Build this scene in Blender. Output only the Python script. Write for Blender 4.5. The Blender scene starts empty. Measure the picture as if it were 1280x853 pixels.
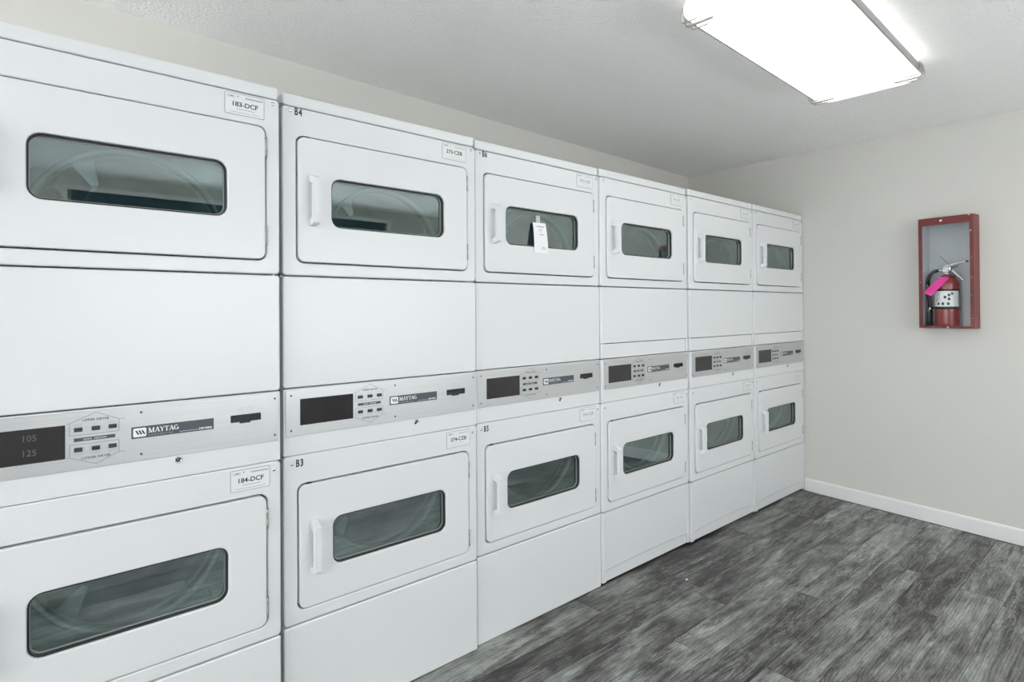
import bpy, bmesh, math, random
from mathutils import Vector, Matrix

random.seed(7)
scene = bpy.context.scene
COL = scene.collection

# ---------------------------------------------------------------- camera
F_PX, SHIFT_PX = 727.02, -42.85
cam_data = bpy.data.cameras.new('camera')
cam_data.sensor_fit = 'HORIZONTAL'
cam_data.sensor_width = 36.0
cam_data.lens = F_PX * 36.0 / 1280.0
cam_data.shift_y = SHIFT_PX / 1280.0
cam_data.clip_start = 0.02
cam = bpy.data.objects.new('camera', cam_data)
COL.objects.link(cam)
yaw, pitch, roll = 0.717886, -0.0063124, 0.0065845
fwd = Vector((math.sin(yaw) * math.cos(pitch), math.cos(yaw) * math.cos(pitch), -math.sin(pitch)))
rgt = Vector((math.cos(yaw), -math.sin(yaw), 0))
dwn = fwd.cross(rgt)
r2 = math.cos(roll) * rgt + math.sin(roll) * dwn
d2 = -math.sin(roll) * rgt + math.cos(roll) * dwn
m = Matrix((r2, -d2, -fwd)).transposed().to_4x4()
m.translation = Vector((-0.59224, -1.66093, 1.21515))
cam.matrix_world = m
scene.camera = cam

# ---------------------------------------------------------------- world + exposure
world = bpy.data.worlds.new('world')
scene.world = world
world.use_nodes = True
world.node_tree.nodes['Background'].inputs[0].default_value = (0.975, 0.98, 1.0, 1)
world.node_tree.nodes['Background'].inputs[1].default_value = 6.5
vs = scene.view_settings
vs.view_transform = 'Standard'
vs.look = 'None'
vs.gamma = 1.0
vs.use_curve_mapping = False
vs.exposure = 0.0
scene.cycles.max_bounces = 16
scene.cycles.diffuse_bounces = 12
scene.cycles.transparent_max_bounces = 12
LAMP = 2.4            # emission of the fluorescent diffusers

# ---------------------------------------------------------------- materials
def new_mat(name):
    mt = bpy.data.materials.new(name)
    mt.use_nodes = True
    return mt, mt.node_tree.nodes, mt.node_tree.links, mt.node_tree.nodes['Principled BSDF']

def flat(name, col, rough=0.5, metal=0.0, spec=0.5, bump=None, coat=0.0):
    mt, N, L, p = new_mat(name)
    p.inputs['Base Color'].default_value = (*col, 1)
    p.inputs['Roughness'].default_value = rough
    p.inputs['Metallic'].default_value = metal
    p.inputs['Specular IOR Level'].default_value = spec
    p.inputs['Coat Weight'].default_value = coat
    p.inputs['Coat Roughness'].default_value = 0.08
    if bump:
        tc = N.new('ShaderNodeTexCoord')
        nz = N.new('ShaderNodeTexNoise'); nz.inputs['Scale'].default_value = bump[0]; nz.inputs['Detail'].default_value = 3
        b = N.new('ShaderNodeBump'); b.inputs['Strength'].default_value = bump[1]; b.inputs['Distance'].default_value = bump[2]
        L.new(tc.outputs['Object'], nz.inputs['Vector']); L.new(nz.outputs['Fac'], b.inputs['Height'])
        L.new(b.outputs['Normal'], p.inputs['Normal'])
    return mt

def mottled(name, c0, c1, scale, rough, metal=0.0, stretch=(1, 1, 1), bump=0.0, spec=0.5):
    mt, N, L, p = new_mat(name)
    tc = N.new('ShaderNodeTexCoord'); mp = N.new('ShaderNodeMapping')
    mp.inputs['Scale'].default_value = stretch
    nz = N.new('ShaderNodeTexNoise'); nz.inputs['Scale'].default_value = scale; nz.inputs['Detail'].default_value = 6
    rp = N.new('ShaderNodeValToRGB')
    rp.color_ramp.elements[0].position = 0.3; rp.color_ramp.elements[1].position = 0.7
    rp.color_ramp.elements[0].color = (*c0, 1); rp.color_ramp.elements[1].color = (*c1, 1)
    L.new(tc.outputs['Object'], mp.inputs['Vector']); L.new(mp.outputs['Vector'], nz.inputs['Vector'])
    L.new(nz.outputs['Fac'], rp.inputs['Fac']); L.new(rp.outputs['Color'], p.inputs['Base Color'])
    p.inputs['Roughness'].default_value = rough; p.inputs['Metallic'].default_value = metal
    p.inputs['Specular IOR Level'].default_value = spec
    if bump:
        b = N.new('ShaderNodeBump'); b.inputs['Strength'].default_value = bump; b.inputs['Distance'].default_value = 0.002
        L.new(nz.outputs['Fac'], b.inputs['Height']); L.new(b.outputs['Normal'], p.inputs['Normal'])
    return mt

def glass(name, tint, ior, rough=0.0):
    mt = bpy.data.materials.new(name); mt.use_nodes = True
    N, L = mt.node_tree.nodes, mt.node_tree.links
    N.remove(N['Principled BSDF'])
    out = N['Material Output']
    tr = N.new('ShaderNodeBsdfTransparent'); tr.inputs[0].default_value = (*tint, 1)
    gl = N.new('ShaderNodeBsdfGlossy'); gl.inputs['Roughness'].default_value = rough
    gl.inputs['Color'].default_value = (0.84, 0.97, 0.96, 1)
    fr = N.new('ShaderNodeFresnel'); fr.inputs['IOR'].default_value = ior
    mx = N.new('ShaderNodeMixShader')
    ge = N.new('ShaderNodeNewGeometry')          # reflect on the outer faces only: the pane is a thin slab
    sub = N.new('ShaderNodeMath'); sub.operation = 'MULTIPLY_ADD'; sub.inputs[1].default_value = -1.0; sub.inputs[2].default_value = 1.0
    mul = N.new('ShaderNodeMath'); mul.operation = 'MULTIPLY'
    L.new(ge.outputs['Backfacing'], sub.inputs[0]); L.new(fr.outputs[0], mul.inputs[0]); L.new(sub.outputs[0], mul.inputs[1])
    L.new(mul.outputs[0], mx.inputs[0]); L.new(tr.outputs[0], mx.inputs[1]); L.new(gl.outputs[0], mx.inputs[2])
    L.new(mx.outputs[0], out.inputs['Surface'])
    return mt

def emitter(name, col, strength):
    mt, N, L, p = new_mat(name)
    p.inputs['Base Color'].default_value = (0.9, 0.9, 0.9, 1)
    p.inputs['Emission Color'].default_value = (*col, 1)
    p.inputs['Emission Strength'].default_value = strength
    return mt

def wood(name):
    mt, N, L, p = new_mat(name)
    tc = N.new('ShaderNodeTexCoord'); oi = N.new('ShaderNodeObjectInfo')
    cm = N.new('ShaderNodeCombineXYZ')
    def math_(op, a, b=None, v=None):
        n = N.new('ShaderNodeMath'); n.operation = op
        if hasattr(a, 'links') or hasattr(a, 'is_output'): L.new(a, n.inputs[0])
        else: n.inputs[0].default_value = a
        if b is not None:
            if hasattr(b, 'is_output'): L.new(b, n.inputs[1])
            else: n.inputs[1].default_value = b
        return n.outputs[0]
    L.new(math_('MULTIPLY', oi.outputs['Random'], 37.0), cm.inputs[0])
    L.new(math_('MULTIPLY', oi.outputs['Random'], 91.0), cm.inputs[1])
    add = N.new('ShaderNodeVectorMath'); add.operation = 'ADD'
    L.new(tc.outputs['Object'], add.inputs[0]); L.new(cm.outputs[0], add.inputs[1])
    def noise(sx, sy, detail, dist, rough=0.6):
        mp = N.new('ShaderNodeMapping'); mp.inputs['Scale'].default_value = (sx, sy, 1)
        L.new(add.outputs[0], mp.inputs['Vector'])
        n = N.new('ShaderNodeTexNoise'); n.inputs['Scale'].default_value = 1; n.inputs['Detail'].default_value = detail
        n.inputs['Distortion'].default_value = dist; n.inputs['Roughness'].default_value = rough
        L.new(mp.outputs[0], n.inputs['Vector']); return n.outputs['Fac']
    n1 = noise(1.7, 12, 5, 1.3)
    n2 = noise(15, 105, 7, 1.0, 0.75)
    n3 = noise(4.0, 6.0, 4, 0.8)
    mp = N.new('ShaderNodeMapping'); mp.inputs['Scale'].default_value = (0.9, 9, 1)
    L.new(add.outputs[0], mp.inputs['Vector'])
    wv = N.new('ShaderNodeTexWave'); wv.wave_type = 'BANDS'; wv.bands_direction = 'Y'
    wv.inputs['Scale'].default_value = 3.2; wv.inputs['Distortion'].default_value = 9.0
    wv.inputs['Detail'].default_value = 3; wv.inputs['Detail Scale'].default_value = 1.2
    L.new(mp.outputs[0], wv.inputs['Vector'])
    n4 = noise(2.6, 20, 5, 2.2, 0.62)
    n5 = noise(1.6, 5, 2, 0.5)
    vein = math_('SUBTRACT', 1.0, math_('MINIMUM', math_('MULTIPLY', math_('ABSOLUTE', math_('SUBTRACT', n4, 0.5)), 22.0), 1.0))
    mask = math_('MINIMUM', math_('MAXIMUM', math_('MULTIPLY', math_('SUBTRACT', n5, 0.46), 7.0), 0.0), 1.0)
    s = math_('ADD', math_('MULTIPLY', n1, 0.50), math_('MULTIPLY', n2, 0.36))
    s = math_('ADD', s, math_('MULTIPLY', n3, 0.30))
    s = math_('ADD', s, math_('MULTIPLY', wv.outputs['Fac'], 0.05))
    s = math_('SUBTRACT', s, math_('MULTIPLY', math_('MULTIPLY', vein, mask), 0.13))
    s = math_('ADD', s, math_('MULTIPLY', math_('SUBTRACT', oi.outputs['Random'], 0.5), 0.09))
    s = math_('SUBTRACT', s, 0.106)
    rp = N.new('ShaderNodeValToRGB'); cr = rp.color_ramp
    cr.elements[0].position = 0.37; cr.elements[0].color = (0.022, 0.021, 0.019, 1)
    cr.elements[1].position = 0.66; cr.elements[1].color = (0.46, 0.48, 0.45, 1)
    for pos, c in ((0.43, (0.078, 0.076, 0.070)), (0.50, (0.165, 0.168, 0.158)), (0.57, (0.27, 0.285, 0.268))):
        e = cr.elements.new(pos); e.color = (*c, 1)
    L.new(s, rp.inputs['Fac']); L.new(rp.outputs['Color'], p.inputs['Base Color'])
    p.inputs['Roughness'].default_value = 0.42
    p.inputs['Specular IOR Level'].default_value = 0.4
    b = N.new('ShaderNodeBump'); b.inputs['Strength'].default_value = 0.25; b.inputs['Distance'].default_value = 0.001
    L.new(n2, b.inputs['Height']); L.new(b.outputs['Normal'], p.inputs['Normal'])
    return mt

M = {}
M['enamel'] = flat('white_enamel', (0.69, 0.71, 0.72), 0.30, spec=0.5, bump=(260, 0.03, 0.0006))
M['plastic'] = flat('white_plastic', (0.69, 0.71, 0.72), 0.35)
M['steel_plate'] = mottled('brushed_steel', (0.53, 0.545, 0.55), (0.61, 0.625, 0.63), 3, 0.36, 0.6, (1, 1, 160))
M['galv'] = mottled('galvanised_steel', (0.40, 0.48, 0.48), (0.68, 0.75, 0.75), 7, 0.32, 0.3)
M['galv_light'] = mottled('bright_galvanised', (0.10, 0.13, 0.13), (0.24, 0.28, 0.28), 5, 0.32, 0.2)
M['rim'] = flat('rolled_steel_rim', (0.25, 0.28, 0.275), 0.35, 0.3)
M['chrome'] = flat('chrome', (0.72, 0.72, 0.71), 0.22, 1.0)
M['nickel'] = flat('brushed_nickel', (0.36, 0.36, 0.34), 0.4, 0.5)
M['dark_steel'] = flat('dark_screw_steel', (0.12, 0.125, 0.13), 0.4, 0.5)
M['gasket'] = flat('black_rubber', (0.012, 0.018, 0.019), 0.45)
M['black'] = flat('black_plastic', (0.010, 0.012, 0.015), 0.5)
M['button'] = flat('button_plastic', (0.03, 0.034, 0.042), 0.28)
M['display'] = flat('smoked_display', (0.018, 0.018, 0.019), 0.08, spec=0.6)
M['badge'] = flat('badge_slate', (0.062, 0.078, 0.092), 0.35)
M['white_print'] = flat('white_print', (0.80, 0.82, 0.82), 0.5)
M['ink'] = flat('black_ink', (0.030, 0.034, 0.036), 0.5)
M['grey_ink'] = flat('grey_ink', (0.28, 0.31, 0.32), 0.5)
M['pale_ink'] = flat('pale_ink', (0.47, 0.50, 0.51), 0.5)
M['digit'] = flat('faint_digit', (0.10, 0.115, 0.105), 0.4)  # faint tone of the display digits, slightly lighter than the display
M['paper'] = flat('sticker_paper', (0.72, 0.745, 0.745), 0.55)
M['tape'] = flat('clear_tape', (0.50, 0.54, 0.54), 0.2)
M['pane'] = glass('dryer_glass', (0.74, 0.82, 0.82), 3.1)
M['clear'] = glass('cabinet_glass', (0.97, 0.98, 0.98), 1.25)
M['wall'] = flat('warm_grey_paint', (0.635, 0.628, 0.592), 0.75, spec=0.25, bump=(180, 0.10, 0.001))
M['ceiling'] = flat('textured_ceiling_paint', (0.93, 0.93, 0.92), 0.85, spec=0.2, bump=(95, 0.9, 0.006))
M['trim'] = flat('white_trim_paint', (0.78, 0.785, 0.775), 0.4)
M['wood'] = wood('weathered_grey_vinyl_plank')
M['subfloor'] = flat('dark_joint', (0.05, 0.05, 0.047), 0.8)
M['lamp'] = emitter('lit_diffuser', (1.0, 0.985, 0.95), LAMP)
M['lamp_body'] = flat('white_lamp_housing', (0.82, 0.82, 0.81), 0.5)
M['red'] = mottled('worn_red_paint', (0.13, 0.018, 0.018), (0.19, 0.032, 0.030), 9, 0.33)
M['red_body'] = flat('red_cylinder_paint', (0.25, 0.018, 0.020), 0.3, coat=0.4)
M['cab_in'] = flat('white_cabinet_liner', (0.53, 0.545, 0.575), 0.5)
M['hose'] = flat('black_hose', (0.018, 0.020, 0.022), 0.5)
M['pink'] = flat('pink_card', (0.86, 0.045, 0.37), 0.5)
M['night'] = flat('dark_window_glass', (0.012, 0.045, 0.060), 0.05)
M['chip'] = flat('chipped_primer', (0.75, 0.72, 0.68), 0.6)

# ---------------------------------------------------------------- mesh helpers
CACHE = {}
def link(name, mesh, mat, parent=None, loc=None):
    o = bpy.data.objects.new(name, mesh)
    COL.objects.link(o)
    if mat and not mesh.materials: mesh.materials.append(M[mat])
    if parent: o.parent = parent
    if loc is not None: o.location = loc
    return o

def part(name, key, build, mat, parent=None, loc=None):
    """one mesh object; alike parts share the mesh stored under key"""
    k = (key, mat)
    if k not in CACHE:
        bm = bmesh.new(); build(bm)
        bmesh.ops.recalc_face_normals(bm, faces=bm.faces[:])
        me = bpy.data.meshes.new(name); bm.to_mesh(me); bm.free()
        CACHE[k] = me
    return link(name, CACHE[k], mat, parent, loc)

def rrect(x0, x1, z0, z1, r, n=4):
    r = min(r, (x1 - x0) / 2 - 1e-5, (z1 - z0) / 2 - 1e-5)
    pts = []
    for cx, cz, a0 in ((x1 - r, z1 - r, 0), (x0 + r, z1 - r, 90), (x0 + r, z0 + r, 180), (x1 - r, z0 + r, 270)):
        for i in range(n + 1):
            a = math.radians(a0 + 90.0 * i / n)
            pts.append((cx + r * math.cos(a), cz + r * math.sin(a)))
    return pts

def loops_bridge(bm, loops, closed=False, cap0=False, cap1=False, smooth=False):
    vl = [[bm.verts.new(p) for p in lp] for lp in loops]
    n = len(vl[0]); seq = list(zip(vl, vl[1:])) + ([(vl[-1], vl[0])] if closed else [])
    for a, b in seq:
        for i in range(n):
            j = (i + 1) % n
            f = bm.faces.new((a[i], a[j], b[j], b[i])); f.smooth = smooth
    if cap0: bm.faces.new(vl[0])
    if cap1: bm.faces.new(vl[-1])

def slab(bm, x0, x1, z0, z1, yf, yb, r=0.006, bev=0.0025, n=4):
    """panel facing -y with rounded corners and softened front edge"""
    a = rrect(x0, x1, z0, z1, r, n)
    h = bev * 0.3
    b1 = rrect(x0 + h, x1 - h, z0 + h, z1 - h, max(r - h, 1e-4), n)
    b2 = rrect(x0 + bev, x1 - bev, z0 + bev, z1 - bev, max(r - bev, 1e-4), n)
    loops_bridge(bm, [[(x, yb, z) for x, z in a], [(x, yf + bev, z) for x, z in a],
                      [(x, yf + h, z) for x, z in b1], [(x, yf, z) for x, z in b2]], cap0=True, cap1=True)

def frame(bm, o, i, yf, yb, ro, ri, bev=0.0025, n=5):
    """panel facing -y with a rounded opening; o and i = (x0, x1, z0, z1)"""
    def lp(q, r, d, y):
        return [(x, y, z) for x, z in rrect(q[0] + d, q[1] - d, q[2] + d, q[3] - d, max(r - d, 2e-4), n)]
    loops_bridge(bm, [lp(o, ro, 0, yb), lp(o, ro, 0, yf + bev), lp(o, ro, bev * 0.3, yf + bev * 0.3), lp(o, ro, bev, yf),
                      lp(i, ri, -bev, yf), lp(i, ri, -bev * 0.3, yf + bev * 0.3), lp(i, ri, 0, yf + bev), lp(i, ri, 0, yb)], closed=True)

def box(bm, x0, x1, y0, y1, z0, z1, bev=0.0):
    mt = Matrix.Translation(((x0 + x1) / 2, (y0 + y1) / 2, (z0 + z1) / 2)) @ Matrix.Diagonal((x1 - x0, y1 - y0, z1 - z0, 1))
    r = bmesh.ops.create_cube(bm, size=1, matrix=mt)
    if bev:
        es = list({e for v in r['verts'] for e in v.link_edges})
        bmesh.ops.bevel(bm, geom=es, offset=bev, segments=2, affect='EDGES', profile=0.7)

def quad(bm, x0, x1, z0, z1, y):
    bm.faces.new([bm.verts.new(p) for p in ((x0, y, z0), (x1, y, z0), (x1, y, z1), (x0, y, z1))])

def poly(bm, pts, yf, yb):
    """thin solid from an outline in the x-z plane"""
    a = [bm.verts.new((x, yf, z)) for x, z in pts]; b = [bm.verts.new((x, yb, z)) for x, z in pts]
    bm.faces.new(a); bm.faces.new(b[::-1])
    for k in range(len(pts)):
        j = (k + 1) % len(pts); bm.faces.new((a[k], b[k], b[j], a[j]))

def lathe(bm, prof, n=20, axis='z', c=(0, 0, 0), smooth=True, cap=True):
    loops = []
    for r, h in prof:
        lp = []
        for i in range(n):
            a = 2 * math.pi * i / n
            u, v = r * math.cos(a), r * math.sin(a)
            p = (u, v, h) if axis == 'z' else ((u, h, v) if axis == 'y' else (h, u, v))
            lp.append((p[0] + c[0], p[1] + c[1], p[2] + c[2]))
        loops.append(lp)
    loops_bridge(bm, loops, cap0=cap, cap1=cap, smooth=smooth)

def tube(bm, pts, rad, n=10, caps=True):
    pts = [Vector(p) for p in pts]
    rads = rad if isinstance(rad, (list, tuple)) else [rad] * len(pts)
    loops = []; up = None
    for i, p in enumerate(pts):
        t = (pts[min(i + 1, len(pts) - 1)] - pts[max(i - 1, 0)]).normalized()
        if up is None: up = t.orthogonal().normalized()
        s = (up - t * up.dot(t)).normalized(); up = s
        q = t.cross(s)
        loops.append([tuple(p + rads[i] * (math.cos(2 * math.pi * k / n) * s + math.sin(2 * math.pi * k / n) * q)) for k in range(n)])
    loops_bridge(bm, loops, cap0=caps, cap1=caps, smooth=True)

def smooth_path(pts, n=8):
    pts = [Vector(p) for p in pts]; out = []
    for i in range(len(pts) - 1):
        p0, p1, p2, p3 = pts[max(i - 1, 0)], pts[i], pts[i + 1], pts[min(i + 2, len(pts) - 1)]
        for k in range(n):
            t = k / n
            out.append(0.5 * ((2 * p1) + (p2 - p0) * t + (2 * p0 - 5 * p1 + 4 * p2 - p3) * t * t + (3 * p1 - p0 - 3 * p2 + p3) * t ** 3))
    out.append(pts[-1]); return out

def lettering(name, text, x, z, size, mat, parent, y, sx=1.0, align='LEFT', bold=0.0, space=1.0):
    """flat print on a surface facing -y"""
    k = ('txt', text, round(size, 5), sx, align, bold, space, mat)
    if k not in CACHE:
        cu = bpy.data.curves.new('lettering', 'FONT')
        cu.body = text; cu.size = size; cu.align_x = align; cu.offset = bold; cu.space_character = space; cu.resolution_u = 3
        t = bpy.data.objects.new('lettering', cu); COL.objects.link(t)
        bpy.context.view_layer.update()
        me = bpy.data.meshes.new_from_object(t.evaluated_get(bpy.context.evaluated_depsgraph_get()))
        bpy.data.objects.remove(t); bpy.data.curves.remove(cu)
        me.transform(Matrix(((sx, 0, 0, 0), (0, 0, -1, 0), (0, 1, 0, 0), (0, 0, 0, 1))))
        me.materials.clear(); CACHE[k] = me
    return link(name, CACHE[k], mat, parent, (x, y, z))

def empty(name, loc, rz=0.0):
    o = bpy.data.objects.new(name, None); COL.objects.link(o)
    o.location = loc; o.rotation_euler = (0, 0, rz); o.empty_display_size = 0.1
    return o

def tag(o, label, cat, group=None):
    o['label'] = label; o['category'] = cat
    if group: o['group'] = group
    return o

def as_print(o):
    o['kind'] = 'stuff'; return o      # print too small to pick apart

def structure(o):
    o['kind'] = 'structure'; return o

# ---------------------------------------------------------------- the room
XL, YF = -3.0, -3.30                      # far ends of the room, out of view
def wall_x(y): return 3.449 + 0.118 * y   # right wall stands slightly out of square
def wall_y(x): return 0.788 + 0.0394 * x
def ceil_z(y): return 2.255 + 0.0255 * y
xc = (3.449 + 0.118 * 0.788) / (1 - 0.118 * 0.0394); yc = wall_y(xc)     # far corner
xf = wall_x(YF)

def prism(bm, foot, h0, h1):
    """foot = outline (x, y); h1 is a height or a function of y"""
    top = [bm.verts.new((x, y, h1(y) if callable(h1) else h1)) for x, y in foot]
    bot = [bm.verts.new((x, y, h0(y) if callable(h0) else h0)) for x, y in foot]
    bm.faces.new(top); bm.faces.new(bot[::-1])
    for k in range(len(foot)):
        j = (k + 1) % len(foot); bm.faces.new((top[k], bot[k], bot[j], top[j]))

T = 0.10
up = lambda y: ceil_z(y) + 0.004
floor = structure(part('floor', 'floor', lambda bm: prism(bm, [(XL - T, YF - T), (xf + T, YF - T), (xc + T, yc + T), (XL - T, wall_y(XL) + T)], -0.10, -0.0035), 'subfloor'))
structure(part('ceiling', 'ceiling', lambda bm: prism(bm, [(XL - T, YF - T), (xf + T, YF - T), (xc + T, yc + T), (XL - T, wall_y(XL) + T)], ceil_z, lambda y: ceil_z(y) + 0.1), 'ceiling'))
structure(part('wall_back', 'wb', lambda bm: prism(bm, [(XL, wall_y(XL)), (xc, yc), (xc, yc + T), (XL, wall_y(XL) + T)], -0.0035, up), 'wall'))
KY, KW, KZ0, KZ1 = -0.839, 0.1275, 1.1015, 1.7115     # niche for the half-recessed extinguisher cabinet
kd = KW / math.hypot(1, 0.118)
def right_wall(bm):
    for y0_, y1_, c, d in ((yc, KY + kd, -0.0035, None), (KY - kd, YF, -0.0035, None), (KY + kd, KY - kd, -0.0035, KZ0), (KY + kd, KY - kd, KZ1, None)):
        prism(bm, [(wall_x(y0_), y0_), (wall_x(y1_), y1_), (wall_x(y1_) + T, y1_), (wall_x(y0_) + T, y0_)], c, up if d is None else d)
structure(part('wall_right', 'wr', right_wall, 'wall'))
LY0, LY1, LZ0, LZ1 = -2.60, 0.35, 0.06, 2.12         # added daylight window, unseen, in the wall left of the camera
def left_wall(bm):
    for a, b, c, d in ((YF, LY0, -0.0035, None), (LY1, wall_y(XL), -0.0035, None), (LY0, LY1, -0.0035, LZ0), (LY0, LY1, LZ1, None)):
        prism(bm, [(XL, a), (XL, b), (XL - T, b), (XL - T, a)], c, up if d is None else d)
structure(part('wall_left', 'wl', left_wall, 'wall'))
OX0, OX1, OZ0, OZ1 = -0.20, 2.95, 0.80, 1.84        # added daylight window, unseen, in the wall behind the camera
def front_wall(bm):
    for a, b, c, d in ((XL, OX0, -0.0035, None), (OX1, xf, -0.0035, None), (OX0, OX1, -0.0035, OZ0), (OX0, OX1, OZ1, None)):
        prism(bm, [(a, YF), (b, YF), (b, YF - T), (a, YF - T)], c, up if d is None else d)
structure(part('wall_front', 'wf', front_wall, 'wall'))

def baseboard(bm, a, b, nrm, h=0.083, t=0.012):
    a, b, nrm = Vector(a), Vector(b), Vector(nrm).normalized()
    prof = [(0, 0), (t, 0), (t, h - 0.010), (t * 0.75, h - 0.004), (t * 0.35, h), (0, h)]
    la = [bm.verts.new((*(a + nrm * d), z)) for d, z in prof]; lb = [bm.verts.new((*(b + nrm * d), z)) for d, z in prof]
    for k in range(len(prof)):
        j = (k + 1) % len(prof); bm.faces.new((la[k], la[j], lb[j], lb[k]))
    bm.faces.new(la); bm.faces.new(lb[::-1])
structure(part('baseboard_right', 'bbr', lambda bm: baseboard(bm, (wall_x(-0.012), -0.012), (xf, YF), (-1, 0.118)), 'trim'))
structure(part('baseboard_left', 'bbl', lambda bm: baseboard(bm, (XL, YF), (XL, wall_y(XL)), (1, 0)), 'trim'))
structure(part('baseboard_front', 'bbf', lambda bm: baseboard(bm, (XL + 0.02, YF), (xf - 0.02, YF), (0, 1)), 'trim'))

# window in the wall behind the camera (seen only mirrored in the dryer glass)
win = structure(empty('window_1', (0.95, YF, 1.88)))
def flip(f):
    def g(bm):
        f(bm); bmesh.ops.rotate(bm, verts=bm.verts[:], cent=(0, 0, 0), matrix=Matrix.Rotation(math.pi, 3, 'Z'))
    return g
part('window_frame', 'wframe', flip(lambda bm: frame(bm, (-1.25, 1.25, 0, 0.205), (-1.22, 1.22, 0.02, 0.175), -0.035, 0.0, 0.004, 0.004)), 'trim', win)
part('mullion', 'wmull', flip(lambda bm: box(bm, -0.025, 0.025, -0.028, -0.004, 0.0205, 0.1745, 0.003)), 'trim', win)
for s in (-1, 1):
    part('pane', 'wpane', flip(lambda bm: box(bm, -0.59, 0.59, -0.012, -0.006, 0.021, 0.174)), 'night', win, (s * 0.608, 0, 0))

# added daylight windows, unseen, invented for the even light; open to the sky
def daylight(name, loc, rot, hw, hh, n):
    dw = structure(empty(name, loc, rot))
    part('window_frame', (name, 'frame'), lambda bm: frame(bm, (-hw + 0.001, hw - 0.001, 0.001, hh - 0.001), (-hw + 0.05, hw - 0.05, 0.05, hh - 0.05), -0.03, 0.03, 0.003, 0.003), 'trim', dw)
    step = (2 * hw - 0.10) / n
    for k in range(n):
        x0 = -hw + 0.05 + k * step
        if k: part('mullion', (name, 'mull'), lambda bm: box(bm, -0.02, 0.02, -0.02, 0.02, 0.0505, hh - 0.0505, 0.003), 'trim', dw, (x0, 0, 0))
        part('pane', (name, 'pane'), lambda bm: box(bm, -step / 2 + 0.021, step / 2 - 0.021, -0.003, 0.003, 0.0505, hh - 0.0505), 'clear', dw, (x0 + step / 2, 0, 0))
daylight('added_window_back', ((OX0 + OX1) / 2, YF - 0.04, OZ0), math.pi, (OX1 - OX0) / 2, OZ1 - OZ0, 3)
daylight('added_window_left', (XL - 0.04, (LY0 + LY1) / 2, LZ0), math.pi / 2, (LY1 - LY0) / 2, LZ1 - LZ0, 4)

# floor planks: each board is a piece of the floor
PW, PLEN, G = 0.15, 1.22, 0.0008
def plank_mesh(length):
    def b(bm):
        g, c = G, 0.0009
        def lp(d, z): return [(g + d, g + d, z), (length - g - d, g + d, z), (length - g - d, PW - g - d, z), (g + d, PW - g - d, z)]
        loops_bridge(bm, [lp(0, -0.0030), lp(0, -c), lp(c, 0.0)], cap0=True, cap1=True)
    return b
known = {0: 1.215, 1: 1.70, 2: 1.64, 3: 1.26, 4: 1.975, 5: 1.35, 6: 2.17, 7: 2.52}
row = 0; y0 = -0.131
while y0 > YF - PW + 0.02:
    j = known.get(row, random.uniform(1.2, 2.4))
    xs = [j + k * PLEN for k in range(-6, 4)]
    xmax = wall_x(y0) - 0.014
    ylow = y0
    for a in xs:
        b = a + PLEN
        a2, b2 = max(a, XL + 0.014), min(b, xmax)
        if b2 - a2 < 0.02: continue
        ln = round(b2 - a2, 4)
        part('plank', ('plank', ln), plank_mesh(ln), 'wood', floor, (a2, ylow, 0))
    y0 -= PW; row += 1

# ---------------------------------------------------------------- stacked dryers
Z_LID, Z_LS, Z_S1, Z_CT, Z_PB, Z_SB, Z_S2 = 1.840, 1.8045, 1.318, 0.997, 0.860, 0.8047, 0.321
W = 0.685
SEAM = 0.0019

def sticker(parent, x0, z0, text, legible):
    w, h, y = 0.101, 0.057, -0.0008
    s = part('sticker', 'sticker_edge', lambda bm: slab(bm, 0, w, 0, h, y, 0.0006, 0.004, 0.0002), 'grey_ink', parent, (x0, 0, z0))
    part('sticker_face', 'sticker_face', lambda bm: slab(bm, 0.0014, w - 0.0014, 0.0014, h - 0.0014, y - 0.0003, y, 0.003, 0.0001), 'paper', s)
    yy = y - 0.0006
    if legible:
        lettering('lettering', text, w / 2, 0.0225, 0.0172, 'ink' if legible > 1 else 'grey_ink', s, yy, 1.05, 'CENTER', 0.0004)
        lettering('lettering', 'CMC', 0.006, 0.0445, 0.0095, 'grey_ink', s, yy, 1.0, 'LEFT', 0.0002)
    else:
        def blocks(bm):
            for k, (a, b) in enumerate(((0.022, 0.028), (0.031, 0.037), (0.040, 0.046), (0.049, 0.052), (0.055, 0.062), (0.065, 0.071), (0.074, 0.081))):
                quad(bm, a, b, 0.024 if k != 3 else 0.029, 0.035 if k != 3 else 0.031, yy)
            for a, b in ((0.006, 0.011), (0.013, 0.019), (0.021, 0.026)): quad(bm, a, b, 0.0445, 0.0505, yy)
        as_print(part('lettering', 'sticker_blocks', blocks, 'pale_ink', s))
    def fine(bm):
        x = 0.052
        while x < 0.093: quad(bm, x, x + 0.0034, 0.0455, 0.0495, yy); x += 0.0045
        bm.faces.new([bm.verts.new(p) for p in ((0.031, yy, 0.0515), (0.033, yy, 0.0455), (0.036, yy, 0.0515))])
        x = 0.030
        while x < 0.072: quad(bm, x, x + 0.0042, 0.0145, 0.0165, yy); x += 0.0058
        quad(bm, 0.012, 0.090, 0.0065, 0.0075, yy)
    as_print(part('fine_print', 'sticker_fine', fine, 'pale_ink' if legible < 2 else 'grey_ink', s))

def dome_screw(bm):
    lathe(bm, [(0.0055, 0.001), (0.0052, -0.0012), (0.0035, -0.0026), (0.0008, -0.0030)], 12, 'y')
def small_screw(bm):
    lathe(bm, [(0.0031, 0.0005), (0.0029, -0.0008), (0.0008, -0.0013)], 10, 'y')
def hinge_mesh(bm):
    lathe(bm, [(0.0034, -0.027), (0.0034, -0.010), (0.0026, -0.009), (0.0026, 0.009), (0.0034, 0.010), (0.0034, 0.027)], 10, 'z')

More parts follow.
